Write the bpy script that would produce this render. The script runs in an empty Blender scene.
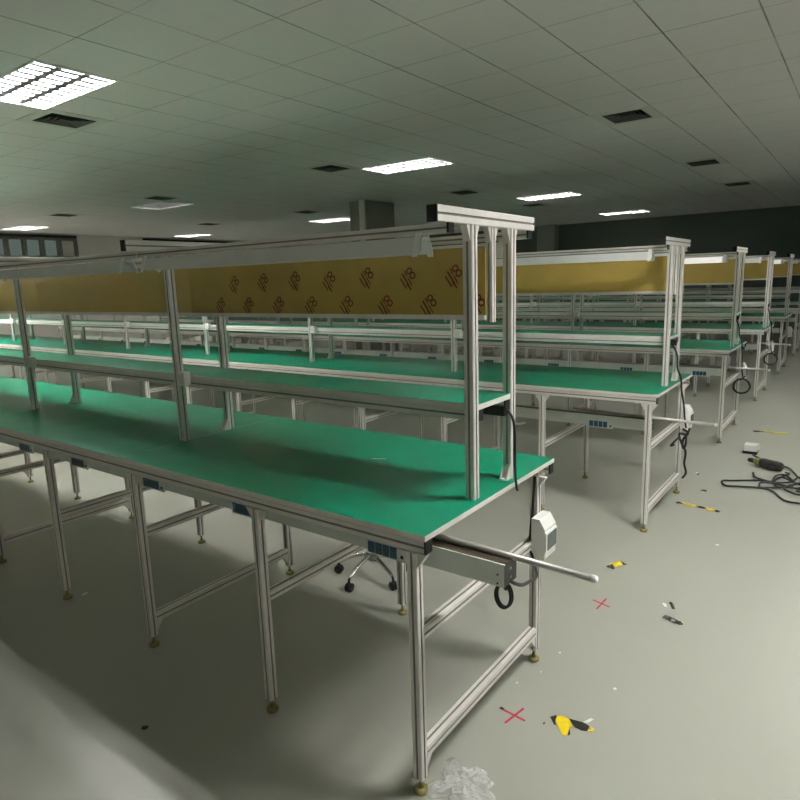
import bpy, math, random
from mathutils import Vector, Matrix
random.seed(7)
sc = bpy.context.scene
COL = sc.collection
PI = math.pi

# ------------------------------------------------------------------ materials
def new_mat(name):
    m = bpy.data.materials.new(name); m.use_nodes = True
    return m, m.node_tree.nodes, m.node_tree.links, m.node_tree.nodes['Principled BSDF']

def mat(name, col, rough=.5, metal=0., noise=0., nscale=20., spec=.5, bump=0., emit=None, estr=0., coat=0.):
    m, n, l, b = new_mat(name)
    b.inputs['Roughness'].default_value = rough
    b.inputs['Metallic'].default_value = metal
    b.inputs['Specular IOR Level'].default_value = spec
    b.inputs['Coat Weight'].default_value = coat
    c = (*col, 1)
    if noise > 0 or bump > 0:
        tc = n.new('ShaderNodeTexCoord'); nz = n.new('ShaderNodeTexNoise')
        nz.inputs['Scale'].default_value = nscale; nz.inputs['Detail'].default_value = 5
        l.new(tc.outputs['Object'], nz.inputs['Vector'])
        if noise > 0:
            r = n.new('ShaderNodeValToRGB')
            r.color_ramp.elements[0].position = .3; r.color_ramp.elements[1].position = .7
            r.color_ramp.elements[0].color = tuple(max(0, v*(1-noise)) for v in col)+(1,)
            r.color_ramp.elements[1].color = tuple(min(1, v*(1+noise)) for v in col)+(1,)
            l.new(nz.outputs['Fac'], r.inputs['Fac']); l.new(r.outputs['Color'], b.inputs['Base Color'])
        else: b.inputs['Base Color'].default_value = c
        if bump > 0:
            bp = n.new('ShaderNodeBump'); bp.inputs['Strength'].default_value = bump; bp.inputs['Distance'].default_value = .002
            l.new(nz.outputs['Fac'], bp.inputs['Height']); l.new(bp.outputs['Normal'], b.inputs['Normal'])
    else:
        b.inputs['Base Color'].default_value = c
    if emit:
        b.inputs['Emission Color'].default_value = (*emit, 1); b.inputs['Emission Strength'].default_value = estr
    return m

M = {}
M['alu'] = mat('anodised aluminium', (.80,.775,.74), .36, .12, .04, 40)
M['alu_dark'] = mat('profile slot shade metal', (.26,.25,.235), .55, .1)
M['alu_trunk'] = mat('trunking aluminium', (.66,.72,.68), .38, .25, .05, 15)
M['trunk_top'] = mat('trunking brown cover', (.16,.13,.09), .22, .6, .15, 8)
M['edge'] = mat('white edge band', (.78,.77,.73), .45, 0, .04, 30)
M['edge_front'] = mat('pale grey edge trim', (.82,.785,.74), .42, .0, .03, 30)
M['rod'] = mat('dull steel rod', (.45,.44,.42), .35, .4)
M['black'] = mat('black plastic', (.012,.012,.012), .45)
M['rubber'] = mat('black cable rubber', (.014,.014,.013), .5)
M['white'] = mat('white plastic', (.90,.90,.87), .4, 0, .03, 30)
M['socket'] = mat('blue black socket', (.025,.10,.19), .3)
M['zinc'] = mat('yellow zinc foot', (.30,.27,.11), .35, .6, .25, 60)
M['chrome'] = mat('chrome', (.75,.75,.74), .15, 1)
M['lampwhite'] = mat('lamp reflector enamel', (.80,.82,.80), .4, 0, .03, 12)
M['lamplit'] = mat('lit fluorescent diffuser', (.9,.9,.88), .4, emit=(1,.98,.93), estr=.30)
M['glasscover'] = mat('smoked cover', (.09,.13,.13), .12, 0, spec=.8)
M['wall'] = mat('painted plaster', (.82,.80,.75), .8, 0, .04, 1.5)
M['wall_back'] = mat('dark green grey end wall', (.13,.16,.14), .7, 0, .12, .8)  # far wall, darker and greener than the other walls
M['column'] = mat('column paint', (.30,.32,.28), .7, 0, .06, 2)
M['frame'] = mat('grey window frame', (.20,.20,.18), .5)
M['red'] = mat('red tape', (.55,.03,.06), .5, 0, .15, 60)
M['yellow'] = mat('yellow tape', (.85,.66,.02), .4, 0, .06, 60)
M['tapeblack'] = mat('black tape', (.015,.015,.012), .4)
M['paper'] = mat('white scrap', (.82,.82,.78), .6)
M['tool'] = mat('dark tool housing', (.025,.025,.022), .4)
M['olive'] = mat('olive tool collar', (.20,.20,.05), .4, 0, .2, 60)
M['seat'] = mat('black stool vinyl', (.02,.02,.02), .5)
M['mark'] = mat('red brown print', (.20,.045,.012), .5, 0, .35, 120)
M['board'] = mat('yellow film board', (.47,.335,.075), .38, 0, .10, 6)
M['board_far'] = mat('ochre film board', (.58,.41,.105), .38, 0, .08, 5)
M['vent'] = mat('dark grey vent', (.10,.10,.09), .5, .2)
M['ceilpaint'] = mat('ceiling metal flange', (.74,.74,.70), .6)
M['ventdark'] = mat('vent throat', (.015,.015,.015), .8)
M['louver'] = mat('grey louvre', (.30,.30,.32), .4, .2)
M['tube'] = mat('lit tube', (.9,.9,.9), .4, emit=(1,.985,.94), estr=38)
M['tubedim'] = mat('weakly lit tube', (.9,.9,.9), .4, emit=(1,.985,.94), estr=2.5)
M['tray'] = mat('fixture tray', (.5,.5,.49), .4)
M['tubex'] = mat('brightest tube', (.9,.9,.9), .4, emit=(1,.985,.94), estr=480)
M['tubem'] = mat('medium tube', (.9,.9,.9), .4, emit=(1,.985,.94), estr=160)
M['tubeb'] = mat('bright tube', (.9,.9,.9), .4, emit=(1,.985,.94), estr=250)

# green mat, slightly uneven
def green():
    m, n, l, b = new_mat('green antistatic mat')
    tc = n.new('ShaderNodeTexCoord'); nz = n.new('ShaderNodeTexNoise'); nz.inputs['Scale'].default_value = 3.0; nz.inputs['Detail'].default_value = 6
    l.new(tc.outputs['Object'], nz.inputs['Vector'])
    r = n.new('ShaderNodeValToRGB')
    r.color_ramp.elements[0].color = (.002,.20,.105,1); r.color_ramp.elements[1].color = (.006,.26,.145,1)
    l.new(nz.outputs['Fac'], r.inputs['Fac']); l.new(r.outputs['Color'], b.inputs['Base Color'])
    n2 = n.new('ShaderNodeTexNoise'); n2.inputs['Scale'].default_value = 7; n2.inputs['Detail'].default_value = 4
    l.new(tc.outputs['Object'], n2.inputs['Vector'])
    mr = n.new('ShaderNodeMapRange'); mr.inputs['To Min'].default_value = .30; mr.inputs['To Max'].default_value = .42
    l.new(n2.outputs['Fac'], mr.inputs['Value']); l.new(mr.outputs['Result'], b.inputs['Roughness'])
    b.inputs['Specular IOR Level'].default_value = .22
    return m
M['green'] = green()

def floor_mat():
    m, n, l, b = new_mat('grey epoxy floor')
    tc = n.new('ShaderNodeTexCoord'); nz = n.new('ShaderNodeTexNoise'); nz.inputs['Scale'].default_value = .8; nz.inputs['Detail'].default_value = 3
    l.new(tc.outputs['Object'], nz.inputs['Vector'])
    r = n.new('ShaderNodeValToRGB'); r.color_ramp.elements[0].position = 0; r.color_ramp.elements[1].position = 1
    r.color_ramp.elements[0].color = (.33,.345,.295,1); r.color_ramp.elements[1].color = (.44,.44,.385,1)
    l.new(nz.outputs['Fac'], r.inputs['Fac'])
    l.new(r.outputs['Color'], b.inputs['Base Color'])
    n2 = n.new('ShaderNodeTexNoise'); n2.inputs['Scale'].default_value = 2.2; n2.inputs['Detail'].default_value = 5
    l.new(tc.outputs['Object'], n2.inputs['Vector'])
    mr = n.new('ShaderNodeMapRange'); mr.inputs['From Min'].default_value=.2; mr.inputs['From Max'].default_value=.8; mr.inputs['To Min'].default_value = .285; mr.inputs['To Max'].default_value = .345
    l.new(n2.outputs['Fac'], mr.inputs['Value']); l.new(mr.outputs['Result'], b.inputs['Roughness'])
    b.inputs['Specular IOR Level'].default_value = .45
    return m
M['floor'] = floor_mat()

TX, TY, TX0, TY0 = .495, .52, .25, 1.81
def ceiling_mat():
    m, n, l, b = new_mat('ceiling tiles')
    tc = n.new('ShaderNodeTexCoord'); sep = n.new('ShaderNodeSeparateXYZ'); l.new(tc.outputs['Object'], sep.inputs[0])
    def mth(op, a, bval):
        k = n.new('ShaderNodeMath'); k.operation = op
        if isinstance(a, (int, float)): k.inputs[0].default_value = a
        else: l.new(a, k.inputs[0])
        if isinstance(bval, (int, float)): k.inputs[1].default_value = bval
        else: l.new(bval, k.inputs[1])
        return k.outputs[0]
    def line(o, o0, st, w):
        f = mth('FRACT', mth('DIVIDE', mth('SUBTRACT', o, o0-st*60), st), 0)
        d = mth('ABSOLUTE', mth('SUBTRACT', f, .5), 0)
        return mth('GREATER_THAN', d, .5-w)
    lx = line(sep.outputs['X'], TX0, TX, .010); ly = line(sep.outputs['Y'], TY0, TY, .007)
    nz = n.new('ShaderNodeTexNoise'); nz.inputs['Scale'].default_value = 1.6; nz.inputs['Detail'].default_value = 3
    l.new(tc.outputs['Object'], nz.inputs['Vector'])
    s = n.new('ShaderNodeMapRange'); s.inputs['From Min'].default_value = .35; s.inputs['From Max'].default_value = .65; s.inputs['To Min'].default_value = .35; s.inputs['To Max'].default_value = 1
    l.new(nz.outputs['Fac'], s.inputs['Value'])
    g = mth('MULTIPLY', mth('MAXIMUM', lx, mth('MULTIPLY', ly, .75)), s.outputs['Result'])
    n2 = n.new('ShaderNodeTexNoise'); n2.inputs['Scale'].default_value = 30; n2.inputs['Detail'].default_value = 6
    mp = n.new('ShaderNodeMapping'); mp.inputs['Scale'].default_value = (.4,1,1)
    l.new(tc.outputs['Object'], mp.inputs['Vector']); l.new(mp.outputs['Vector'], n2.inputs['Vector'])
    r = n.new('ShaderNodeValToRGB'); r.color_ramp.elements[0].color = (.82,.80,.79,1); r.color_ramp.elements[1].color = (.88,.86,.85,1)
    l.new(n2.outputs['Fac'], r.inputs['Fac'])
    mx = n.new('ShaderNodeMix'); mx.data_type = 'RGBA'; l.new(g, mx.inputs[0]); l.new(r.outputs['Color'], mx.inputs[6])
    mx.inputs[7].default_value = (.22,.22,.20,1)
    l.new(mx.outputs[2], b.inputs['Base Color']); b.inputs['Roughness'].default_value = .75
    return m
M['ceiling'] = ceiling_mat()

def pane_mat():
    m, n, l, b = new_mat('window glass')
    b.inputs['Base Color'].default_value = (.75,.85,.8,1); b.inputs['Roughness'].default_value = .08
    b.inputs['Transmission Weight'].default_value = 1; b.inputs['IOR'].default_value = 1.1
    return m
M['pane'] = pane_mat()
def bag_mat():
    m, n, l, b = new_mat('clear plastic film')
    b.inputs['Base Color'].default_value = (.95,.95,.95,1); b.inputs['Roughness'].default_value = .08
    b.inputs['Alpha'].default_value = .30; b.inputs['Specular IOR Level'].default_value = 1.0
    return m
M['bag'] = bag_mat()

# ------------------------------------------------------------------ mesh builder
class MB:
    def __init__(s): s.v=[]; s.f=[]; s.mi=[]; s.mats=[]; s.sm=[]
    def mid(s, m):
        if m not in s.mats: s.mats.append(m)
        return s.mats.index(m)
    def face(s, idx, m, smooth=False):
        s.f.append(idx); s.mi.append(s.mid(m)); s.sm.append(smooth)
    def box(s, x0,x1,y0,y1,z0,z1, m, top=None, right=None, front=None, bottom=None, skip=''):
        b = len(s.v)
        s.v += [(x0,y0,z0),(x1,y0,z0),(x1,y1,z0),(x0,y1,z0),(x0,y0,z1),(x1,y0,z1),(x1,y1,z1),(x0,y1,z1)]
        for k, q, mm in (('b',(0,3,2,1),bottom or m),('t',(4,5,6,7),top or m),('f',(0,1,5,4),front or m),('r',(1,2,6,5),right or m),('k',(2,3,7,6),front or m),('l',(3,0,4,7),right or m)):
            if k not in skip: s.face([b+i for i in q], mm)
        return s
    def bar(s, p0, p1, w, h, m, slot='alu_dark', g=.20, d=.10, up=(0,0,1), caps=None):
        """slotted aluminium profile from p0 to p1"""
        p0 = Vector(p0); p1 = Vector(p1); ax = (p1-p0).normalized()
        up = Vector(up)
        if abs(ax.dot(up)) > .99: up = Vector((0,1,0))
        sx = ax.cross(up).normalized(); sy = sx.cross(ax).normalized()
        a, c = w/2, h/2; gx, gy = w*g/2, h*g/2; gg = min(gx, gy); dd = min(w,h)*d
        ch = min(w,h)*.07
        pts = [(-a+ch,-c),(-gg,-c),(-gg,-c+dd),(gg,-c+dd),(gg,-c),(a-ch,-c),
               (a,-c+ch),(a,-gg),(a-dd,-gg),(a-dd,gg),(a,gg),(a,c-ch),
               (a-ch,c),(gg,c),(gg,c-dd),(-gg,c-dd),(-gg,c),(-a+ch,c),
               (-a,c-ch),(-a,gg),(-a+dd,gg),(-a+dd,-gg),(-a,-gg),(-a,-c+ch)]
        n = len(pts); b = len(s.v)
        for e in (p0, p1): s.v += [tuple(e+sx*x+sy*y) for x, y in pts]
        for i in range(n):
            j = (i+1) % n
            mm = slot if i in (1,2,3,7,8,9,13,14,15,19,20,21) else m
            s.face([b+i, b+j, b+n+j, b+n+i], M[mm] if isinstance(mm,str) else mm)
        cm = caps or m
        s.face([b+i for i in range(n)][::-1], M[cm] if isinstance(cm,str) else cm)
        s.face([b+n+i for i in range(n)], M[cm] if isinstance(cm,str) else cm)
        return s
    def prism(s, poly, axis, t0, t1, m):
        """poly: 2D points in the plane normal to axis"""
        b = len(s.v); n = len(poly)
        for t in (t0, t1):
            for p, q in poly:
                s.v.append({'x':(t,p,q),'y':(p,t,q),'z':(p,q,t)}[axis])
        for i in range(n):
            j=(i+1)%n; s.face([b+i,b+j,b+n+j,b+n+i], m)
        s.face([b+i for i in range(n)][::-1], m); s.face([b+n+i for i in range(n)], m)
        return s
    def tube(s, pts, r, m, seg=8, spline=True, sub=6, r2=None):
        P = [Vector(p) for p in pts]
        if spline and len(P) > 2:
            Q=[]
            for i in range(len(P)-1):
                a = P[max(i-1,0)]; b0=P[i]; c=P[i+1]; d=P[min(i+2,len(P)-1)]
                for k in range(sub):
                    t=k/sub
                    Q.append(.5*((2*b0)+(c-a)*t+(2*a-5*b0+4*c-d)*t*t+(3*b0-a-3*c+d)*t**3))
            Q.append(P[-1]); P=Q
        b=len(s.v); n=len(P); prev=None
        for i,p in enumerate(P):
            t=(P[min(i+1,n-1)]-P[max(i-1,0)])
            if t.length<1e-9: t=Vector((0,0,1))
            t.normalize()
            if prev is None:
                u=Vector((0,0,1)) if abs(t.z)<.9 else Vector((1,0,0))
                u=(u-t*u.dot(t)).normalized()
            else:
                u=prev-t*prev.dot(t)
                u=u.normalized() if u.length>1e-6 else Vector((1,0,0))
            prev=u; w=t.cross(u)
            rr = r if r2 is None else r+(r2-r)*i/max(1,n-1)
            for k in range(seg):
                a=2*PI*k/seg; s.v.append(tuple(p+u*math.cos(a)*rr+w*math.sin(a)*rr))
        for i in range(n-1):
            for k in range(seg):
                kk=(k+1)%seg
                s.face([b+i*seg+k,b+i*seg+kk,b+(i+1)*seg+kk,b+(i+1)*seg+k], m, True)
        s.face([b+k for k in range(seg)][::-1], m); s.face([b+(n-1)*seg+k for k in range(seg)], m)
        return s
    def lathe(s, prof, m, seg=16, c=(0,0,0), frame=None, smooth=True):
        """prof: list of (r, z); frame: 3x3 columns (x,y,axis)"""
        b=len(s.v); n=len(prof); fr = frame or Matrix.Identity(3); c=Vector(c)
        for r,z in prof:
            for k in range(seg):
                a=2*PI*k/seg; s.v.append(tuple(c+fr@Vector((r*math.cos(a), r*math.sin(a), z))))
        for i in range(n-1):
            for k in range(seg):
                kk=(k+1)%seg; s.face([b+i*seg+k,b+i*seg+kk,b+(i+1)*seg+kk,b+(i+1)*seg+k], m, smooth)
        s.face([b+k for k in range(seg)][::-1], m); s.face([b+(n-1)*seg+k for k in range(seg)], m)
        return s
    def mesh(s, name):
        me=bpy.data.meshes.new(name); me.from_pydata(s.v,[],s.f)
        for m in s.mats: me.materials.append(m)
        me.polygons.foreach_set('material_index', s.mi); me.polygons.foreach_set('use_smooth', s.sm)
        me.update(); return me

def ob(name, me, parent=None, loc=(0,0,0)):
    if isinstance(me, MB): me = me.mesh(name)
    o = bpy.data.objects.new(name, me); COL.objects.link(o); o.location = loc
    if parent: o.parent = parent
    return o
def tag(o, label, cat, group=None, kind=None):
    o['label']=label; o['category']=cat
    if group: o['group']=group
    if kind: o['kind']=kind
    return o
def struct(name, mb, parent=None):
    o = ob(name, mb, parent)
    if not parent: o['kind']='structure'
    return o
def empty(name, loc=(0,0,0)):
    return ob(name, None, None, loc)

# ------------------------------------------------------------------ room
H = 2.7
XL, XR, YN, YF = -14.8, 4.7, -4.43, 15.5
struct('floor', MB().box(XL-.2,XR+.2,YN-.2,YF+.2,-.1,0,M['floor']))
struct('wall_back', MB().box(XL,XR,YF,YF+.2,0,H,M['wall_back']))
struct('wall_right', MB().box(XR,XR+.2,YN,YF,0,H,M['wall']))
struct('wall_front', MB().box(XL,XR,YN-.2,YN,0,H,M['wall']))
# left wall with two high strip windows
WZ0, WZ1 = 2.15, 2.60
wins = [(2.0, 6.86), (8.62, 11.9)]
wl = MB()
wl.box(XL-.2,XL,YN,YF,0,WZ0,M['wall']); wl.box(XL-.2,XL,YN,YF,WZ1+.07,H,M['wall'])
ys = [YN]+[v for w in wins for v in w]+[YF]
for i in range(0,len(ys),2): wl.box(XL-.2,XL,ys[i],ys[i+1],WZ0,WZ1+.07,M['wall'])
struct('wall_left', wl)
def window(n, y0, y1, muls, blind_from=None):
    f = MB()
    f.box(XL-.12,XL+.02,y0,y1,WZ0,WZ0+.04,M['frame']); f.box(XL-.12,XL+.02,y0,y1,WZ1-.05,WZ1,M['frame'])
    for y in muls: f.box(XL-.12,XL+.02,y-.035,y+.035,WZ0+.04,WZ1-.05,M['frame'])
    w = struct('window_%d'%n, f)
    ob('window_sill', MB().box(XL-.05,XL+.14,y0,min(y1,6.45) if n==1 else y1,WZ0-.03,WZ0,M['white']), w)
    bars = MB(); y = y0
    while y < y1-.05:
        e = min(y+1.02, y1); bars.box(XL-.10,XL+.05,y+.012,e-.012,WZ1+.005,WZ1+.065,M['black']); y = e
    ob('blind_track', bars, w)
    for a, b in zip(muls[:-1], muls[1:]):
        if blind_from is not None and a >= blind_from:
            ob('roller_blind', MB().box(XL-.06,XL-.05,a+.035,b-.035,WZ0+.04,WZ1-.05,M['wall']), w)
        else:
            ob('pane', MB().box(XL-.07,XL-.06,a+.035,b-.035,WZ0+.04,WZ1-.05,M['pane']), w)
    return w
window(1, 2.0, 6.86, [2.03,2.45,2.85,3.25,3.65,4.05,4.46,4.86,5.28,5.66,6.05,6.45,6.83], 6.4)
window(2, 8.62, 11.9, [8.65,9.45,10.25,11.05,11.87], 8.0)
# columns
cm = MB(); cm.box(-6.42,-6.04,7.30,8.05,0,H,M['column']); cm.box(-6.20,-6.09,7.275,7.30,0,H,M['edge_front']); struct('column', cm)
struct('column', MB().box(-6.55,-6.05,15.2,15.5,0,H,M['column']))
struct('column', MB().box(1.2,1.7,15.2,15.5,0,H,M['column']))

# ceiling: a grid of tiles with openings where lights and vents sit
def tile_x(i): return TX0+TX*i
def tile_y(j): return TY0+TY*j
light_cells = {}      # (i,j) lower left tile of a 2x1 light
LX = [-9, -19, -29, 1]           # tile columns: x = -4.205.., -9.155.., -14.1.., .745
LY = [-10, -2, 6, 14, 22]             # tile rows: y = .77, 4.93, 9.09, 13.25
opens = set(); lights=[]; vents=[]
for i in LX:
    for j in LY:
        if j == -10 and i < -9: continue  # row behind the camera: two unseen fittings added as fill for front faces
        lights.append((i,j)); opens |= {(i,j),(i+1,j)}
for i,j in [(-10,-1),(-3,5),(-10,5),(-3,11),(-10,11),(-17,5),(-17,11),(-23,5),(-23,11),(-3,16),(-10,16)]:
    vents.append((i,j)); opens.add((i,j))
cb = MB(); i0=-31; i1=10; j0=-13; j1=27
vid={}
for i in range(i0,i1):
    for j in range(j0,j1):
        if (i,j) in opens: continue
        q=[]
        for a,b in ((i,j),(i,j+1),(i+1,j+1),(i+1,j)):
            if (a,b) not in vid: vid[(a,b)]=len(cb.v); cb.v.append((tile_x(a),tile_y(b),H))
            q.append(vid[(a,b)])
        cb.face(q, M['ceiling'])
co = struct('ceiling', cb)
ro = struct('ceiling_slab', MB().box(XL-.2,XR+.5,YN-.3,YF+.5,H+.25,H+.3,M['wall']))

# ------------------------------------------------------------------ ceiling lights
def light_meshes(tube):
    w, h = 2*TX, TY
    fr = MB(); t=.012
    fr.box(0,w,0,t,-.012,.0,M['white']); fr.box(0,w,h-t,h,-.012,.0,M['white']); fr.box(0,t,t,h-t,-.012,.0,M['white']); fr.box(w-t,w,t,h-t,-.012,.0,M['white'])
    tr = MB(); e=.006
    tr.box(e,w-e,e,h-e,.085,.09,M['tray']); tr.box(e,w-e,0+e,2*e,0,.085,M['tray']); tr.box(e,w-e,h-2*e,h-e,0,.085,M['tray']); tr.box(e,2*e,2*e,h-2*e,0,.085,M['tray']); tr.box(w-2*e,w-e,2*e,h-2*e,0,.085,M['tray'])
    lv = MB()
    for k in range(1,3): lv.prism([(h*k/3-.022,.0),(h*k/3+.022,.0),(h*k/3+.012,.040),(h*k/3-.012,.040)], 'x', .012, w-.012, M['louver'])
    for k in range(1,10):
        x=w*k/10; lv.box(x-.020,x+.020,.012,h-.012,.0,.026,M['louver'])
    tb = MB().tube([(.03,0,0),(w-.03,0,0)], .016, tube, 10, False)
    return fr.mesh('frame'), tr.mesh('reflector_tray'), lv.mesh('louver_grid'), tb.mesh('tube')
ML = light_meshes(M['tube']); MLd = light_meshes(M['tubedim']); MLb = light_meshes(M['tubeb']); MLx = light_meshes(M['tubex']); MLm = light_meshes(M['tubem'])
names_l = {
 (-9,-2):'large bright louvred ceiling light, the nearest one, at the upper left',
 (-9,6):'louvred ceiling light above the near bench, second nearest in its row',
 (-9,14):'thin looking lit ceiling light right of the near T frame, third in the row',
 (-9,22):'farthest lit ceiling light of the row, just before the dark end wall',
 (-19,-2):'ceiling light out of view to the left of the nearest one',
 (-19,6):'small faint ceiling light far left, above the left end of the near lamp rail',
 (-19,14):'faint ceiling light just left of the square column',
 (-19,22):'distant ceiling light behind the square column near the end wall',
 (-29,-2):'ceiling light along the window wall, outside the view',
 (-29,6):'ceiling light close to the left window wall above the window',
 (-29,14):'small dim ceiling light near the window wall, left of the column',
 (-29,22):'ceiling light in the far left corner of the hall',
 (1,-2):'ceiling light over the right aisle beside the nearest bench',
 (1,6):'ceiling light over the right aisle beside the third bench',
 (1,14):'ceiling light over the right aisle beside the fifth bench',
 (-9,-10):'added dim fill light behind the camera over the near aisle, left one',
 (1,-10):'added dim fill light behind the camera over the near aisle, right one',
 (1,22):'ceiling light over the right aisle at the dark end wall'}
dim = {(1,22),(-19,6),(-9,-10),(1,-10)}
for (i,j) in lights:
    mm = MLd if (i,j) in dim else MLb if (i,j)==(1,-2) else MLm if (i,j) in {(-9,-2),(1,6)} else MLx if (i,j) in {(-19,-2),(-29,-2)} else ML
    t = tag(empty('ceiling_light', (tile_x(i),tile_y(j),H)), names_l[(i,j)], 'ceiling light', 'recessed louvred ceiling lights')
    ob('frame', mm[0], t); ob('reflector_tray', mm[1], t); ob('louver_grid', mm[2], t)
    for k in range(3): ob('tube', mm[3], t, (0, TY*(k+.5)/3, .052))
# vents
def vent_mesh():
    w,h=TX,TY
    f=MB()
    t=.085
    f.box(0,w,0,t,-.004,0,M['ceilpaint']); f.box(0,w,h-t,h,-.004,0,M['ceilpaint']); f.box(0,t,t,h-t,-.004,0,M['ceilpaint']); f.box(w-t,w,t,h-t,-.004,0,M['ceilpaint'])
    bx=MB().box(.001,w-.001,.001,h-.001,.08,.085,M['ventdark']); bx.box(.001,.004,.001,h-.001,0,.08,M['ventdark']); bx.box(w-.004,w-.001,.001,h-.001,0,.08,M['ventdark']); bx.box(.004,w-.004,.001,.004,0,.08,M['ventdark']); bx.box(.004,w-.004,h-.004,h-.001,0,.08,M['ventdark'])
    rings=[]
    for k in range(4):
        a=.088+.038*k; b=a+.032
        L=MB(); z0,z1=-.008,.024
        o=[(a,a,z0),(w-a,a,z0),(w-a,h-a,z0),(a,h-a,z0)]; q=[(b,b,z1),(w-b,b,z1),(w-b,h-b,z1),(b,h-b,z1)]
        L.v=o+q+[(x,y,z+.003) for x,y,z in o]+[(x,y,z+.003) for x,y,z in q]
        for s in range(4):
            n=(s+1)%4
            L.face([s,n,4+n,4+s],M['vent']); L.face([8+s,12+s,12+n,8+n],M['vent']); L.face([s,8+s,8+n,n],M['vent']); L.face([4+s,4+n,12+n,12+s],M['vent'])
        rings.append(L.mesh('louver_ring'))
    return f.mesh('frame'), bx.mesh('vent_box'), rings
VM = vent_mesh()
names_v = {(-10,-1):'dark square air vent beside the brightest ceiling light at upper left',
 (-3,5):'dark air vent in the ceiling right of centre, the largest on that side',
 (-10,5):'dark air vent left of the second louvred ceiling light',
 (-3,11):'small dark air vent on the right, beyond the larger right vent',
 (-10,11):'small air vent in the ceiling above the near T frame',
 (-17,5):'air vent far left in the ceiling beside the small faint light',
 (-17,11):'flat looking air vent left of the square column',
 (-23,5):'farthest left air vent close to the window wall',
 (-23,11):'distant air vent near the window wall, left of the column',
 (-3,16):'tiny air vent at far right close to the dark end wall',
 (-10,16):'tiny air vent just right of the near T frame beam'}
for (i,j) in vents:
    t = tag(empty('air_vent', (tile_x(i),tile_y(j),H)), names_v[(i,j)], 'air vent', 'square ceiling air vents')
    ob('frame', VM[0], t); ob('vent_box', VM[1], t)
    for r in VM[2]: ob('louver_ring', r, t)

# ------------------------------------------------------------------ workbenches
NU = 9
PITCH = 1.335
D = .794
TOP = .75
post_x = [-.038, -1.392, -2.72] + [-2.72-PITCH*k for k in range(1, NU-1)]
joint = [0, -1.375, -2.73] + [-2.73-PITCH*k for k in range(1, NU-2)]
end_x = [-.042, -1.30, -2.66] + [-2.66-PITCH*k for k in range(1, NU-1)]
mid_x = [-.63, -1.98] + [-1.98-PITCH*k for k in range(1, NU-2)]
LEN = -joint[-1]
LY1, LY2 = .012, .735           # leg rows
PY1, PY2, PYM = .298, .527, .412
S = .030
cache = {}
def cm_(key, fn):
    if key not in cache: cache[key] = fn()
    return cache[key]
def foot_mb():
    return MB().lathe([(0,0),(.019,0),(.020,.003),(.020,.011),(.017,.014),(.008,.015),(.008,.022),(.005,.022),(.005,.05)], M['zinc'], 16, smooth=False)
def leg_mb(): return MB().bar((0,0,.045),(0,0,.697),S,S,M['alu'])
def leg_bracket(): 
    return lambda s: MB().prism([(s*.015,.66),(s*.015,.697),(s*.042,.697)],'y',-.010,.010,M['alu'])
def gusset(): 
    return lambda s: MB().prism([(s*.015,1.462),(s*.015,1.503),(s*.034,1.503)],'x',-.010,.010,M['alu'])
def logo(mb, cx, cz, y):
    # printed mark: two linked rings with three slanting strokes below left
    def ring(ox, oz, rx, rz, w, rot=.5):
        n=14; b=len(mb.v); c,s=math.cos(rot),math.sin(rot)
        for k in range(n):
            a=2*PI*k/n
            for q in (1, 1-w):
                x,z=rx*q*math.cos(a),rz*q*math.sin(a)
                mb.v.append((cx+ox+x*c-z*s, y, cz+oz+x*s+z*c))
        for k in range(n):
            kk=(k+1)%n; mb.face([b+2*k,b+2*kk,b+2*kk+1,b+2*k+1], M['mark'])
    def stroke(x0,z0,x1,z1,w):
        b=len(mb.v); d=Vector((x1-x0,z1-z0)).normalized(); nx,nz=-d.y*w/2,d.x*w/2
        mb.v += [(cx+x0+nx,y,cz+z0+nz),(cx+x1+nx,y,cz+z1+nz),(cx+x1-nx,y,cz+z1-nz),(cx+x0-nx,y,cz+z0-nz)]
        mb.face([b,b+1,b+2,b+3], M['mark'])
    ring(.006,.026,.012,.010,.45); ring(.018,.012,.012,.011,.45)
    stroke(-.020,.018,.004,-.018,.006); stroke(-.028,.004,-.006,-.026,.005); stroke(-.004,-.012,.012,-.030,.006); stroke(.0,.006,.016,-.018,.004)
    stroke(-.012,.026,-.002,.010,.004)
def panel_mb(L, marks, m):
    mb = MB().box(-L,0,-.003,.003,1.263,1.452,m)
    if marks:
        z=.0045
        for k in range(7):
            logo(mb, -.103-.162*k, 1.372+random.uniform(-.006,.006), -.0038)
        for k in range(8):
            logo(mb, -.030-.162*k, 1.286, -.0038)
    return mb
def trough(L, m):
    # lamp reflector: shallow trapezoid shade, hollow underneath, closed ends
    o=[(-.030,1.431),(-.034,1.431),(-.016,1.474),(.016,1.474),(.034,1.431),(.030,1.431),(.014,1.466),(-.014,1.466)]
    return MB().prism(o,'x',-L,0,m)

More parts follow.
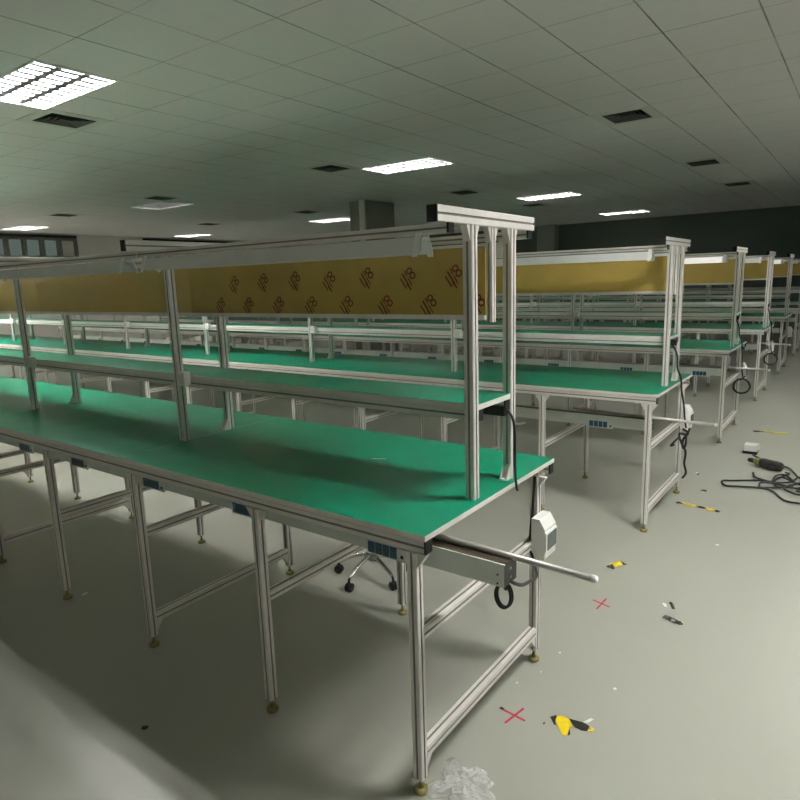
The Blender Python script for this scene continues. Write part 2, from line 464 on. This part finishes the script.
W_LAB = ['nearest green topped workbench with printed yellow board, in the foreground',
 'second green workbench back from the camera, directly behind the foreground one',
 'third workbench row with a bright white lamp at its right end',
 'fourth workbench row, with its end frame against the dark wall and a dark board',
 'fifth workbench row, whose right end nearly reaches the picture edge',
 'sixth workbench row, end cut off by the right picture edge',
 'farthest workbench row before the dark end wall']
Y0S = [0, 2.12, 4.25, 6.24, 8.33, 10.40, 12.45]
for r, Y0 in enumerate(Y0S):
    near = r < 3
    B = tag(empty('workbench', (0,Y0,0)), W_LAB[r], 'workbench', 'rows of assembly workbenches')
    P = lambda name, key, fn, loc=(0,0,0), par=B: ob(name, cm_(key, lambda: fn().mesh(name)), par, loc)
    # tops
    for u in range(len(joint)-1):
        L = joint[u]-joint[u+1]
        e = M['edge']
        P('tabletop', ('top',round(L,3)), lambda: MB().box(-L+.001,-.0005,0,D,TOP-.015,TOP,M['edge_front'],top=M['green'],right=M['edge'],bottom=M['edge_front']), (joint[u],0,0))
    # long side rails under the top
    for y in (.018, D-.018):
        q = P('side_rail', 'srail', lambda: MB().bar((-LEN,0,.7165),(-.006,0,.7165),.030,.033,M['alu']), (0,y,0))
        P('end_cap','scap',lambda: MB().box(-.006,-.001,-.015,.015,.70,.733,M['black']),(0,0,0),q)
    xs = [(x,True) for x in end_x if x > -LEN] + [(x,False) for x in mid_x if x > -LEN]
    for x, isend in xs:
        for y in (LY1, LY2):
            lg = P('leg','leg',leg_mb,(x,y,0))
            P('foot','foot',foot_mb,(0,0,0),lg)
            if r < 2 and x > -5: [P('bracket',('legbr',s),lambda: leg_bracket()(s),(0,0,0),lg) for s in (-1,1)]
        z = .465 if isend else .40
        P('crossbar',('cb',z),lambda: MB().bar((0,LY1+.015,z),(0,LY2-.015,z),S,S,M['alu']),(x,0,0))
        if isend:
            def low():
                m = MB().bar((0,LY1+.015,.118),(0,LY2-.015,.118),S,.036,M['alu'])
                for yy,s in ((LY1+.015,1),(LY2-.015,-1)): m.prism([(yy,.100),(yy+s*.030,.100),(yy,.062)],'x',-.011,.011,M['alu'])
                return m
            P('crossbar','lowbar',low,(x,0,0))
    # T frames
    px = [x for x in post_x if x > -LEN]
    for k, x in enumerate(px):
        for y in (PY1, PY2):
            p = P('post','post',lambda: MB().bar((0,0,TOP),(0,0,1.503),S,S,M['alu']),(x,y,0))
            if near: [P('bracket',('gus',s),lambda: gusset()(s),(0,0,0),p) for s in (-1,1)]
        zb = 1.242 if k==0 else 1.256
        p = P('hanger_post',('hpost',zb),lambda: MB().bar((0,0,zb),(0,0,1.503),.022,.022,M['alu']),(x,PYM,0))
        if near: [P('bracket',('gus2',s),lambda: MB().prism([(s*.011,1.462),(s*.011,1.503),(s*.030,1.503)],'x',-.008,.008,M['alu']),(0,0,0),p) for s in (-1,1)]
        t = P('top_beam','tbeam',lambda: MB().bar((0,.121,1.523),(0,.665,1.523),.030,.040,M['alu']),(x,0,0))
        for y in (.117,.665): P('end_cap','tcap',lambda: MB().box(-.015,.015,0,.004,1.503,1.543,M['black']),(0,y,0),t)
        # foot angle at the rear post
        if near:
            P('corner_bracket','cbr',lambda: MB().box(-.013,.013,-.042,-.015,TOP,TOP+.004,M['alu']).box(-.013,.013,-.018,-.015,TOP+.004,TOP+.046,M['alu']).prism([(-.042,TOP+.004),(-.018,TOP+.044),(-.018,TOP+.004)],'x',-.012,-.009,M['alu']).prism([(-.042,TOP+.004),(-.018,TOP+.044),(-.018,TOP+.004)],'x',.009,.012,M['alu']),(x,PY2,0))
        if k > 0:
            P('junction_box','jbox',lambda: MB().box(.016,.060,-.018,.012,.980,1.034,M['white']).box(.023,.053,-.020,-.018,.989,1.025,M['paper']),(x,PY1,0))
    # shelf per unit, with rails
    for u in range(len(px)-1):
        x1 = px[u]+(.012 if u==0 else 0); x0 = px[u+1]; L = x1-x0
        P('shelf',('shelf',round(L,3)),lambda: MB().box(-L+.001,0,PY1+.017,PY2-.003,1.004,1.020,M['edge_front'],top=M['green'],right=M['edge']),(x1,0,0))
        for y, key in ((PY1+.032,'f'),(PY2-.032,'k')):
            q = P('shelf_rail',('sr',round(L,3)),lambda: MB().bar((-L,0,.987),(-.006,0,.987),.028,.033,M['alu']),(x1,y,0))
            if u==0: P('end_cap','srcap',lambda: MB().box(-.006,-.001,-.014,.014,.971,1.003,M['black']),(0,0,0),q)
        if u == 0:
            P('socket_box','sbox',lambda: MB().box(-.12,-.004,-.020,.006,.955,.985,M['black']),(x1,PY2-.03,-.0))
        # lamp rails and lamps
        for y, key in ((.18,'f'),(.635,'k')):
            q = P('lamp_rail',('lr',round(L,3)),lambda: MB().bar((-L,0,1.491),(-.006,0,1.491),.026,.024,M['alu']),(x1+.004,y,0))
            if u==0: P('end_cap','lrcap',lambda: MB().box(-.006,0,-.013,.013,1.479,1.503,M['black']),(0,0,0),q)
            lit = (r==2 and u==0 and key=='f') or (r==4 and u==0) 
            LL = L-.12
            lp = P('lamp',('lamp',round(LL,3)),lambda: trough(LL,M['lampwhite']),(x1-.072,y,0))
            tm = M['lamplit'] if lit else M['lampwhite']
            if lit: P('diffuser',('dif',round(LL,3)),lambda: MB().box(-LL+.03,-.03,-.037,.037,1.426,1.470,M['lamplit']),(0,0,0),lp)
            else: P('tube',('lt',round(LL,3),lit),lambda: MB().tube([(-LL+.02,0,1.447),(-.02,0,1.447)],.011,tm,8,False),(0,0,0),lp)
            for cx in ((-.012,) if u>2 else (-.012,-LL+.012)):
                P('clip','clip',lambda: MB().prism([(-.038,1.426),(-.036,1.424),(-.014,1.478),(.014,1.478),(.036,1.424),(.038,1.426),(.018,1.484),(-.018,1.484)],'x',-.008,.008,M['white']),(cx,0,0),lp)
        # hanging board
        x1b = px[u]-(.005 if u==0 else -.0); Lb = x1b-px[u+1]-.003
        marks = (r==0 and u==0)
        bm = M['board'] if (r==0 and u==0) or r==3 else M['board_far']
        P('display_board',('pan',round(Lb,3),marks,bm.name),lambda: panel_mb(Lb,marks,bm),(x1b,PYM-.0195,0))
        P('board_channel',('chan',round(Lb,3)),lambda: MB().box(-Lb,0,-.008,.008,1.249,1.263,M['alu']),(x1b,PYM-.0195,0))
    # trunking with socket groups
    tz = 0 if r==0 else -.085
    tx = .163 if r==0 else -.055
    def trunk():
        m = MB().box(-LEN,tx,.100,.168,.616,.673,M['alu_trunk'],top=M['trunk_top'],right=M['black'],skip='t')
        # shallow channel lid
        m.box(-LEN,tx,.100,.106,.673,.676,M['alu_trunk']); m.box(-LEN,tx,.162,.168,.673,.676,M['alu_trunk']); m.box(-LEN,tx,.106,.162,.672,.6735,M['trunk_top'])
        for zz in (.632,.655):
            m.lathe([(.004,0),(.004,.0008)],M['paper'],10,(tx,.135,zz),Matrix(((0,0,1),(1,0,0),(0,1,0))))
            m.lathe([(.0028,0),(.0028,.0008)],M['black'],10,(tx-.018,.1,zz-.008),Matrix(((1,0,0),(0,0,-1),(0,1,0))))
        return m
    T = P('cable_trunking',('trunk',r==0),trunk,(0,0,tz))
    for x,_ in xs:
        if r < 2: x = {-.63:-.615, -1.30:-1.15, -1.98:-1.71, -2.66:-2.22}.get(x, x+.02)
        if r == 0 or (r == 1 and x > -4):
            if x < -6: continue
            P('socket_plate','splate',lambda: MB().box(-.078,.062,-.003,0,.606,.650,M['alu_trunk']).lathe([(.005,-.001),(.005,.003)],M['black'],10,(.048,-.003,.622),Matrix(((1,0,0),(0,0,-1),(0,1,0)))),(x-.17-(.12 if r else 0),.100,0),T)
            for k in range(4):
                P('socket','sock',lambda: MB().box(-.011,.011,-.006,-.003,.612,.644,M['socket']).box(-.006,-.003,-.007,-.006,.622,.634,M['glasscover']).box(.003,.006,-.007,-.006,.622,.634,M['glasscover']),(x-.17-(.12 if r else 0)-.060+.026*k,.100,0),T)
        elif r < 4:
            P('socket_plate','splate_far',lambda: MB().box(-.078,.062,-.003,0,.606,.650,M['alu_trunk']).box(-.071,-.049,-.006,-.003,.612,.644,M['socket']).box(-.045,-.023,-.006,-.003,.612,.644,M['socket']).box(-.019,.003,-.006,-.003,.612,.644,M['socket']).box(.007,.029,-.006,-.003,.612,.644,M['socket']),(x-.17,.100,0),T)
    for k in range(12): P('trunking_bracket','tbr',lambda: MB().box(-.012,.012,.168,.172,.60,.70,M['alu']).box(-.012,.012,.018,.172,.697,.700,M['alu']),(-.15-PITCH*.75*k,0,tz*0)) if r<3 else None
    # breaker box on the rear end leg
    if r < 5:
        def cbx():
            m = MB()
            prof=[(-.027,.430),(.018,.425),(.022,.430),(.022,.452),(.027,.456),(.027,.520),(.022,.524),(.022,.532),(.002,.566),(-.027,.566)]
            m.prism(prof,'y',.672,.762,M['white'])
            return m
        c = P('breaker_box','cbox',cbx)
        P('window_cover','cwin',lambda: MB().box(.0273,.0295,.682,.754,.460,.515,M['glasscover']),(0,0,0),c)

# ------------------------------------------------------------------ rods sticking out of the trunking
R_LAB = ['white capped metal rod sticking out past the near bench end','slim pale rod sticking out of the second bench end',
         'white rod sticking out of the third bench end above a cable coil','short white rod sticking out of the fourth bench end']
for r in range(4):
    z = .6845 if r==0 else .600
    xe = (.375,.262,.262,.225)[r]
    t = tag(empty('metal_rod', (0,Y0S[r]+.151,z)), R_LAB[r], 'rod', 'rods lying on the trunking')
    ob('shaft', MB().tube([(-.5,0,.008),(xe-.012,0,-.010)],0.008,M['rod'],12,False), t)
    ob('end_cap', MB().lathe([(.0,0),(.0092,0),(.0092,.010),(.007,.014),(0,.0145)],M['white'],12,(xe-.014,0,-.010),Matrix(((0,0,1),(1,0,0),(0,1,0)))), t)

# ------------------------------------------------------------------ cables
def cable(name, pts, r, label, cat, extra=None, group=None, seg=8):
    o = ob(name, MB().tube(pts, r, M['rubber'], seg)); tag(o, label, cat, group); return o
c0 = empty('power_cable', (0,.5,.75)); tag(c0,'black cable dropping from the near shelf over the bench edge','cable','bench end cables')
ob('cord', MB().tube([(-.075,.50,.978),(-.035,.50,.972),(-.012,.500,.945),(-.004,.497,.90),(-.001,.493,.84),(.003,.488,.77),(.006,.488,.748),(.005,.494,.728),(.0,.51,.718)],.0040,M['rubber'],8), c0, (0,-.5,-.75))
ob('zip_tie', MB().tube([(-.012,.499,.928),(.0,.505,.930),(.014,.500,.932),(.030,.497,.938)],.0028,M['white'],6), c0, (0,-.5,-.75))
cable('power_cable', [(-.034,.712,.70),(-.036,.708,.64),(-.036,.700,.58),(-.038,.690,.52),(-.034,.680,.455),(.0,.64,.425),(.07,.50,.455),(.12,.34,.52),(.150,.23,.565),(.160,.165,.600),(.160,.135,.622)], .0048,
      'black cable sagging from the near breaker box to the trunking end','cable',group='bench end cables')
co_pts=[]
for k in range(26):
    a=2*PI*k/12+.9; co_pts.append((.140+.003*(k/26)+.020*math.cos(a), .132+.0006*k, .572+.032*math.sin(a)))
cable('cable_loop', [(.158,.128,.640)]+co_pts, .0038, 'small black cable loop hanging under the near trunking end','cable',group='bench end cables')
L4 = ['second','third','fourth']
for r in (1,2,3):
    y=Y0S[r]
    jx=.004
    cable('power_cable', [(-.085,y+.49,.975),(-.05,y+.485,.955),(-.022,y+.475,.90),(-.014,y+.465,.83),(.009,y+.46,.77),(.011,y+.48,.70),(.012,y+.54,.62),(.0,y+.62,.57),(.0,y+.655,.50),(.01,y+.66,.44)], .0055,
        'black cable hanging from the shelf of the %s bench past its breaker box'%L4[r-1], 'cable', group='bench end cables')
    if r>1:
        pts=[(.03,y+.64,.46)]
        for k in range(25):
            a=2*PI*k/12+PI/2; pts.append((.010+.062*math.cos(a)+.004*math.sin(k), y+.58+.002*k, .378+.062*math.sin(a)))
        cable('cable_coil', pts, .006, 'round black cable coil hanging below the %s bench end'%L4[r-1], 'cable', group='hanging coils')
    else:
        m=MB()
        m.tube([(.03,y+.66,.44),(.02,y+.62,.41),(-.01,y+.58,.42),(.0,y+.60,.36),(.02,y+.63,.30),(.01,y+.66,.22),(.02,y+.67,.16),(.0,y+.68,.12)],.0065,M['rubber'],8)
        m.tube([(.02,y+.62,.41),(.03,y+.57,.36),(.01,y+.60,.33),(.0,y+.64,.37),(.03,y+.62,.42),(.01,y+.58,.45)],.0065,M['rubber'],8)
        m.tube([(-.01,y+.58,.40),(-.04,y+.52,.36),(-.02,y+.50,.37)],.006,M['rubber'],8)
        tag(ob('cable_bundle', m),'tangled black cable bundle hanging on the second bench end leg','cable','hanging coils')

# ------------------------------------------------------------------ stool under the near bench
def stool(loc, rot, label):
    t = tag(empty('swivel_stool', loc), label, 'stool', 'swivel stools'); t.rotation_euler=(0,0,rot)
    ob('gas_column', MB().lathe([(.0,.09),(.022,.09),(.022,.26),(.014,.26),(.014,.40),(0,.40)],M['chrome'],14), t)
    ob('seat', MB().lathe([(0,.40),(.15,.40),(.165,.415),(.165,.445),(.15,.46),(0,.465)],M['seat'],24), t)
    for k in range(5):
        a=2*PI*k/5
        arm=MB().tube([(.015*math.cos(a),.015*math.sin(a),.112),(.08*math.cos(a),.08*math.sin(a),.098),(.165*math.cos(a),.165*math.sin(a),.062)],.012,M['chrome'],8,True,4,.008)
        ar=ob('base_arm', arm, t)
        c=MB(); cx,cy=.168*math.cos(a),.168*math.sin(a)
        fr=Matrix(((-math.sin(a),0,math.cos(a)),(math.cos(a),0,math.sin(a)),(0,1,0)))
        fr=Matrix(((math.cos(a),0,-math.sin(a)),(math.sin(a),0,math.cos(a)),(0,1,0)))
        for s in (-.014,.004): c.lathe([(0,s),(.018,s),(.021,s+.003),(.021,s+.008),(.018,s+.010),(0,s+.010)],M['black'],14,(cx,cy,.021),fr)
        c.lathe([(0,.03),(.006,.03),(.006,.06),(0,.06)],M['black'],8,(cx,cy,0))
        ob('caster', c, ar)
    return t
stool((-.945,.925,0), -1.55, 'black swivel stool with chrome star base behind the near bench')

# ------------------------------------------------------------------ floor debris
def flat(name, polys, th=.0006, z0=.0002):
    m = MB()
    for p, mm, zz in polys: m.prism(p,'z',z0+zz,z0+zz+th,mm)
    return m
def stripq(p0,p1,w):
    d=Vector((p1[0]-p0[0],p1[1]-p0[1])); d.normalize(); n=Vector((-d.y,d.x))*w/2
    return [(p0[0]+n.x,p0[1]+n.y),(p0[0]-n.x,p0[1]-n.y),(p1[0]-n.x,p1[1]-n.y),(p1[0]+n.x,p1[1]+n.y)]
tag(ob('tape_cross', flat('x',[(stripq((-.020,.433),(.071,.422),.0075),M['red'],0),(stripq((.024,.378),(.043,.472),.0075),M['red'],.0007),(stripq((-.022,.434),(-.008,.432),.011),M['tapeblack'],.0008)])),
    'larger red tape X on the floor beside the near bench end','tape mark','red tape crosses')
tag(ob('tape_cross', flat('x',[(stripq((-.014,1.270),(.065,1.248),.009),M['red'],0),(stripq((.026,1.203),(.031,1.309),.008),M['red'],.0007)])),
    'smaller red tape X on the floor beyond the metal rod tip','tape mark','red tape crosses')
def ribbon(pts, w, h, cols, seglen):
    """crumpled strip of tape: centreline points (x,y,z), alternating colours"""
    m=MB(); P=[Vector(p) for p in pts]; Q=[]
    for i in range(len(P)-1):
        for k in range(6): Q.append(P[i].lerp(P[i+1],k/6))
    Q.append(P[-1]); n=len(Q); b=len(m.v); acc=0
    for i,q in enumerate(Q):
        t=(Q[min(i+1,n-1)]-Q[max(i-1,0)]); t.z=0; t.normalize(); nn=Vector((-t.y,t.x,0))
        ww=w*(.9+.2*math.sin(i*1.7))
        for s,dz in ((-1,0),(0,h*(.5+.5*math.sin(i*.9))),(1,.001)):
            m.v.append(tuple(q+nn*ww/2*s+Vector((0,0,dz))))
    nv=len(m.v)-b
    for i in range(nv): x,y,z=m.v[b+i]; m.v.append((x,y,z+.0007))
    for i in range(n-1):
        acc+=(Q[i+1]-Q[i]).length
        for s in range(2):
            mm=cols[int((acc+s*seglen*.35)/seglen)%len(cols)]
            a=b+i*3+s
            m.face([a,a+3,a+4,a+1],mm); m.face([a+nv,a+1+nv,a+4+nv,a+3+nv],mm)
        for s,o in ((0,0),(2,0)):
            a=b+i*3+s; m.face([a,a+nv,a+3+nv,a+3],mm)
    m.face([b,b+1,b+1+nv,b+nv],cols[0]); m.face([b+1,b+2,b+2+nv,b+1+nv],cols[0])
    e=b+(n-1)*3; m.face([e,e+nv,e+1+nv,e+1],cols[0]); m.face([e+1,e+1+nv,e+2+nv,e+2],cols[0])
    return m
Yk=M['yellow']; Bk=M['tapeblack']
hz = empty('hazard_tape_scrap',(.18,.48,0)); tag(hz,'largest crumpled yellow and black tape scrap on the near floor','tape scrap','hazard tape scraps')
def shp(polys):
    return flat('hz', polys, .0009, .0006)
ob('yellow_strip', shp([([(.145,.497),(.155,.508),(.180,.506),(.208,.476),(.196,.474),(.202,.452),(.201,.430),(.190,.428),(.160,.462),(.148,.478)],Yk,.0)]), hz, (-.18,-.48,0))
ob('black_strip', shp([([(.129,.482),(.140,.499),(.146,.498),(.150,.470),(.158,.458),(.153,.456)],Bk,.0),([(.201,.447),(.197,.468),(.210,.444),(.206,.434)],Bk,.0)]), hz, (-.18,-.48,0))
ob('tail_strip', shp([([(.181,.506),(.221,.513),(.246,.508),(.247,.484),(.232,.477),(.210,.479)],Bk,.0012),([(.246,.508),(.263,.504),(.263,.490),(.248,.482),(.247,.490),(.256,.497)],Yk,.0012)]), hz, (-.18,-.48,0))
tag(ob('paper_scrap', flat('p',[([(.222,.516),(.236,.546),(.246,.546),(.236,.516)],M['paper'],.0)],.0012,.0005)),'white paper scrap beside the largest yellow black tape scrap','scrap','floor scraps')
tag(ob('hazard_tape_scrap', ribbon([(-.050,1.60,.001),(-.040,1.645,.004),(-.010,1.690,.001)],.038,.014,[Bk,Yk,Yk,Bk],.028)),'small folded yellow and black tape piece beyond the metal rod','tape scrap','hazard tape scraps')
tag(ob('hazard_tape_scrap', ribbon([(.270,1.292,.001),(.292,1.285,.003),(.318,1.273,.003),(.346,1.272,.001)],.030,.008,[Bk,Bk,Bk,Yk],.028)),'long black tape piece with yellow tip at right of the aisle floor','tape scrap','hazard tape scraps')
tag(ob('hazard_tape_scrap', ribbon([(.264,1.420,.001),(.276,1.398,.004),(.288,1.372,.001)],.014,.005,[Bk],.05)),'tiny curled black tape piece next to a white scrap','tape scrap','hazard tape scraps')
tag(ob('paper_scrap', flat('p',[([(.235,1.40),(.25,1.404),(.262,1.378),(.252,1.374)],M['paper'],0)])),'white scrap beside the tiny curled black tape piece','scrap','floor scraps')
tag(ob('hazard_tape_scrap', ribbon([(.0,2.672,.001),(.04,2.672,.003),(.10,2.664,.002),(.17,2.652,.003),(.243,2.638,.001)],.030,.006,[Bk,Yk,Yk,Bk,Yk],.045)),'long striped tape strip on the floor beside the second bench','tape scrap','hazard tape scraps')
tag(ob('hazard_tape_scrap', ribbon([(.13,4.80,.001),(.22,4.845,.002),(.30,4.83,.002),(.38,4.86,.001)],.05,.006,[Bk,Yk,Yk,Yk],.09)),'faint yellow tape strip on the floor beyond the white adapter','tape scrap','hazard tape scraps')
sd = [((-.02,3.344),.040,'pale scrap with dark edge near the second bench rear leg','s'),
      ((.095,2.985),.045,'dark flat scrap just behind the long striped tape strip','d'),
      ((.10,2.94),.02,'white bit in front of the dark flat scrap','s'),
      ((.315,2.144),.030,'bright white bit alone on the aisle floor beside second bench','s'),
      ((.021,.826),.018,'white crumb on the floor just behind the near rear foot','s'),
      ((-.033,.579),.010,'tiny white crumb close to the low crossbar of the near bench','s'),
      ((.010,.681),.010,'tiny white crumb right of the near rear foot','s'),
      ((.252,.731),.018,'white sliver on the floor above the largest tape scrap','s'),
      ((.125,.445),.012,'tiny brown chip between the large red X and the tape','d'),
      ((-.905,-.275),.024,'dark sliver on the floor in front of the near bench','d'),
      ((-1.952,.076),.030,'pale scrap on the dark floor under the near bench left side','s')]
for k,((x,y),s,lab,c) in enumerate(sd):
    random.seed(k); n=6; pl=[(x+s*.5*random.uniform(.4,1)*math.cos(2*PI*q/n)*(1.2 if k%2 else .6), y+s*.5*random.uniform(.5,1)*math.sin(2*PI*q/n)*1.2) for q in range(n)]
    polys=[(pl,M['paper'] if c=='s' else Bk,0)]
    if k==0: polys.append(([(px+.01,py-.02) for px,py in pl],Bk,-.0001))
    tag(ob('floor_scrap', flat('s',polys,.0012)), lab, 'scrap', 'floor scraps')
tag(ob('tape_scrap', flat('s',[([(-.545,.47),(-.50,.492),(-.497,.489),(-.541,.466)],M['paper'],TOP)],.0008)),'thin white tape sliver on the near green tabletop','scrap','floor scraps')

# clear plastic bag: crumpled film
random.seed(3)
bm = MB(); N=22; b=0
def hsh(i,j,k): return math.sin(i*12.9898+j*78.233+k*37.7)*43758.5453%1
for side in range(2):
    for i in range(N):
        for j in range(N):
            u=i/(N-1)*2-1; v=j/(N-1)*2-1
            rr=max(abs(u),abs(v)); an=math.atan2(v,u)
            sc_=.85+.15*math.sin(an*5+1)+.08*math.sin(an*11)
            x=.046+u*.086*sc_; y=.085+v*.082*sc_
            hgt=.045*max(0,1-rr**2)*(.45+.55*hsh(i//4,j//4,1))+.006*hsh(i,j,2)*(1-.6*rr)+.010*abs(math.sin(i*.8+j*.5))*(1-rr)
            z=.0025+hgt if side==0 else .001+.002*hsh(i,j,5)
            bm.v.append((x+.005*(hsh(i,j,3)-.5),y+.005*(hsh(i,j,4)-.5),z))
for side in range(2):
    o=side*N*N
    for i in range(N-1):
        for j in range(N-1):
            q=[o+i*N+j,o+(i+1)*N+j,o+(i+1)*N+j+1,o+i*N+j+1]
            bm.face(q if side==0 else q[::-1], M['bag'])
for k in range(N-1):
    for a,bb in ((k*N,(k+1)*N),((k+1)*N+N-1,k*N+N-1)):
        bm.face([a,bb,bb+N*N,a+N*N],M['bag'])
    for a,bb in ((k+1,k),((N-1)*N+k,(N-1)*N+k+1)):
        bm.face([a,bb,bb+N*N,a+N*N],M['bag'])
tag(ob('plastic_bag', bm), 'crumpled clear plastic bag on the floor by the near bench foot', 'plastic bag')

# power tool with cable and adapter on the aisle floor
tl = tag(empty('power_screwdriver',(.34,3.69,0)), 'dark hand power tool with olive collar lying on the aisle floor', 'power tool')
ax=Vector((.454-.236,3.651-3.743,0)).normalized(); sx=Vector((-ax.y,ax.x,0)); fr=Matrix((sx,Vector((0,0,1)),ax)).transposed()
c=Vector((.236-.34,3.743-3.69,.034))
ob('nose', MB().lathe([(0,0),(.012,0),(.016,.012),(.016,.045),(0,.045)],M['black'],16,c,fr), tl)
ob('collar', MB().lathe([(0,.045),(.020,.045),(.026,.060),(.027,.088),(0,.088)],M['olive'],16,c,fr), tl)
ob('body', MB().lathe([(0,.088),(.029,.088),(.033,.105),(.033,.20),(.030,.225),(.024,.236),(0,.237)],M['tool'],18,c,fr), tl)
ob('trigger', MB().box(.02,.06,-.062,-.036,.020,.036,M['black']), tl)
pg = tag(empty('power_adapter',(.21,4.09,0)), 'white plug adapter block lying on the aisle floor', 'adapter')
ob('body', MB().box(-.045,.045,-.050,.050,.018,.062,M['white']), pg); ob('base', MB().box(-.050,.046,-.060,.045,.0,.018,M['black']), pg)
def z(l,h=.0065): return [(x,y,h+.004*(k%3)) for k,(x,y) in enumerate(l)]
kc = tag(empty('cable_tangle',(.5,3.3,0)), 'long black cable lying in tangled loops on the aisle floor', 'cable')
ks = [z([(.24,4.03),(.24,3.97),(.325,3.84),(.379,3.83),(.48,3.74),(.525,3.62),(.566,3.54),(.66,3.52)]),
 z([(.475,3.630),(.50,3.60),(.487,3.543),(.44,3.44),(.426,3.36),(.356,3.33),(.208,3.265),(.167,3.229),(.161,3.177),(.193,3.138),(.272,3.151),(.381,3.171),(.447,3.167),(.526,3.006),(.609,2.978),(.70,2.97)]),
 z([(.298,3.507),(.324,3.396),(.377,3.342),(.439,3.344),(.523,3.394),(.563,3.514),(.603,3.49),(.585,3.295),(.509,3.249),(.388,3.199),(.368,3.232),(.378,3.284),(.453,3.317),(.532,3.285),(.621,3.229),(.72,3.25)],.010),
 z([(.426,3.36),(.435,3.487),(.479,3.513),(.529,3.446),(.546,3.384),(.534,3.264),(.481,3.254),(.443,3.3),(.462,3.453),(.568,3.375),(.626,3.319),(.607,3.137),(.553,3.167),(.504,3.246),(.60,3.40),(.68,3.42),(.72,3.30),(.64,3.18),(.57,3.22)],.013)]
for k in ks: ob('cord', MB().tube(k,.0062,M['rubber'],8), kc, (-.5,-3.3,0))

# ------------------------------------------------------------------ world, camera, view
w = bpy.data.worlds.new('World'); sc.world = w; w.use_nodes = True
bg = w.node_tree.nodes['Background']; bg.inputs[0].default_value=(.80,.92,.86,1); bg.inputs[1].default_value=.07
cam = bpy.data.cameras.new('camera'); cam.sensor_width=36; cam.lens=627.85/800*36; cam.clip_start=.02; cam.clip_end=100
co = bpy.data.objects.new('camera', cam); COL.objects.link(co); sc.camera = co
yaw, pit, rol = math.radians(36.6039), math.radians(10.7939), math.radians(-1.8122)
fw = Vector((-math.sin(yaw)*math.cos(pit), math.cos(yaw)*math.cos(pit), -math.sin(pit)))
rt = Vector((math.cos(yaw), math.sin(yaw), 0)); up = rt.cross(fw)
r2 = rt*math.cos(rol)+up*math.sin(rol); u2 = -rt*math.sin(rol)+up*math.cos(rol)
mw = Matrix.Identity(4)
for i in range(3): mw[i][0]=r2[i]; mw[i][1]=u2[i]; mw[i][2]=-fw[i]
mw.translation = Vector((.8205,-1.1896,1.3669)); co.matrix_world = mw
sc.view_settings.view_transform='Standard'; sc.view_settings.look='None'; sc.view_settings.gamma=1; sc.view_settings.use_curve_mapping=False
sc.view_settings.exposure=1.15
sc.cycles.use_denoising=True
sc.cycles.max_bounces=8; sc.cycles.diffuse_bounces=5; sc.cycles.glossy_bounces=4
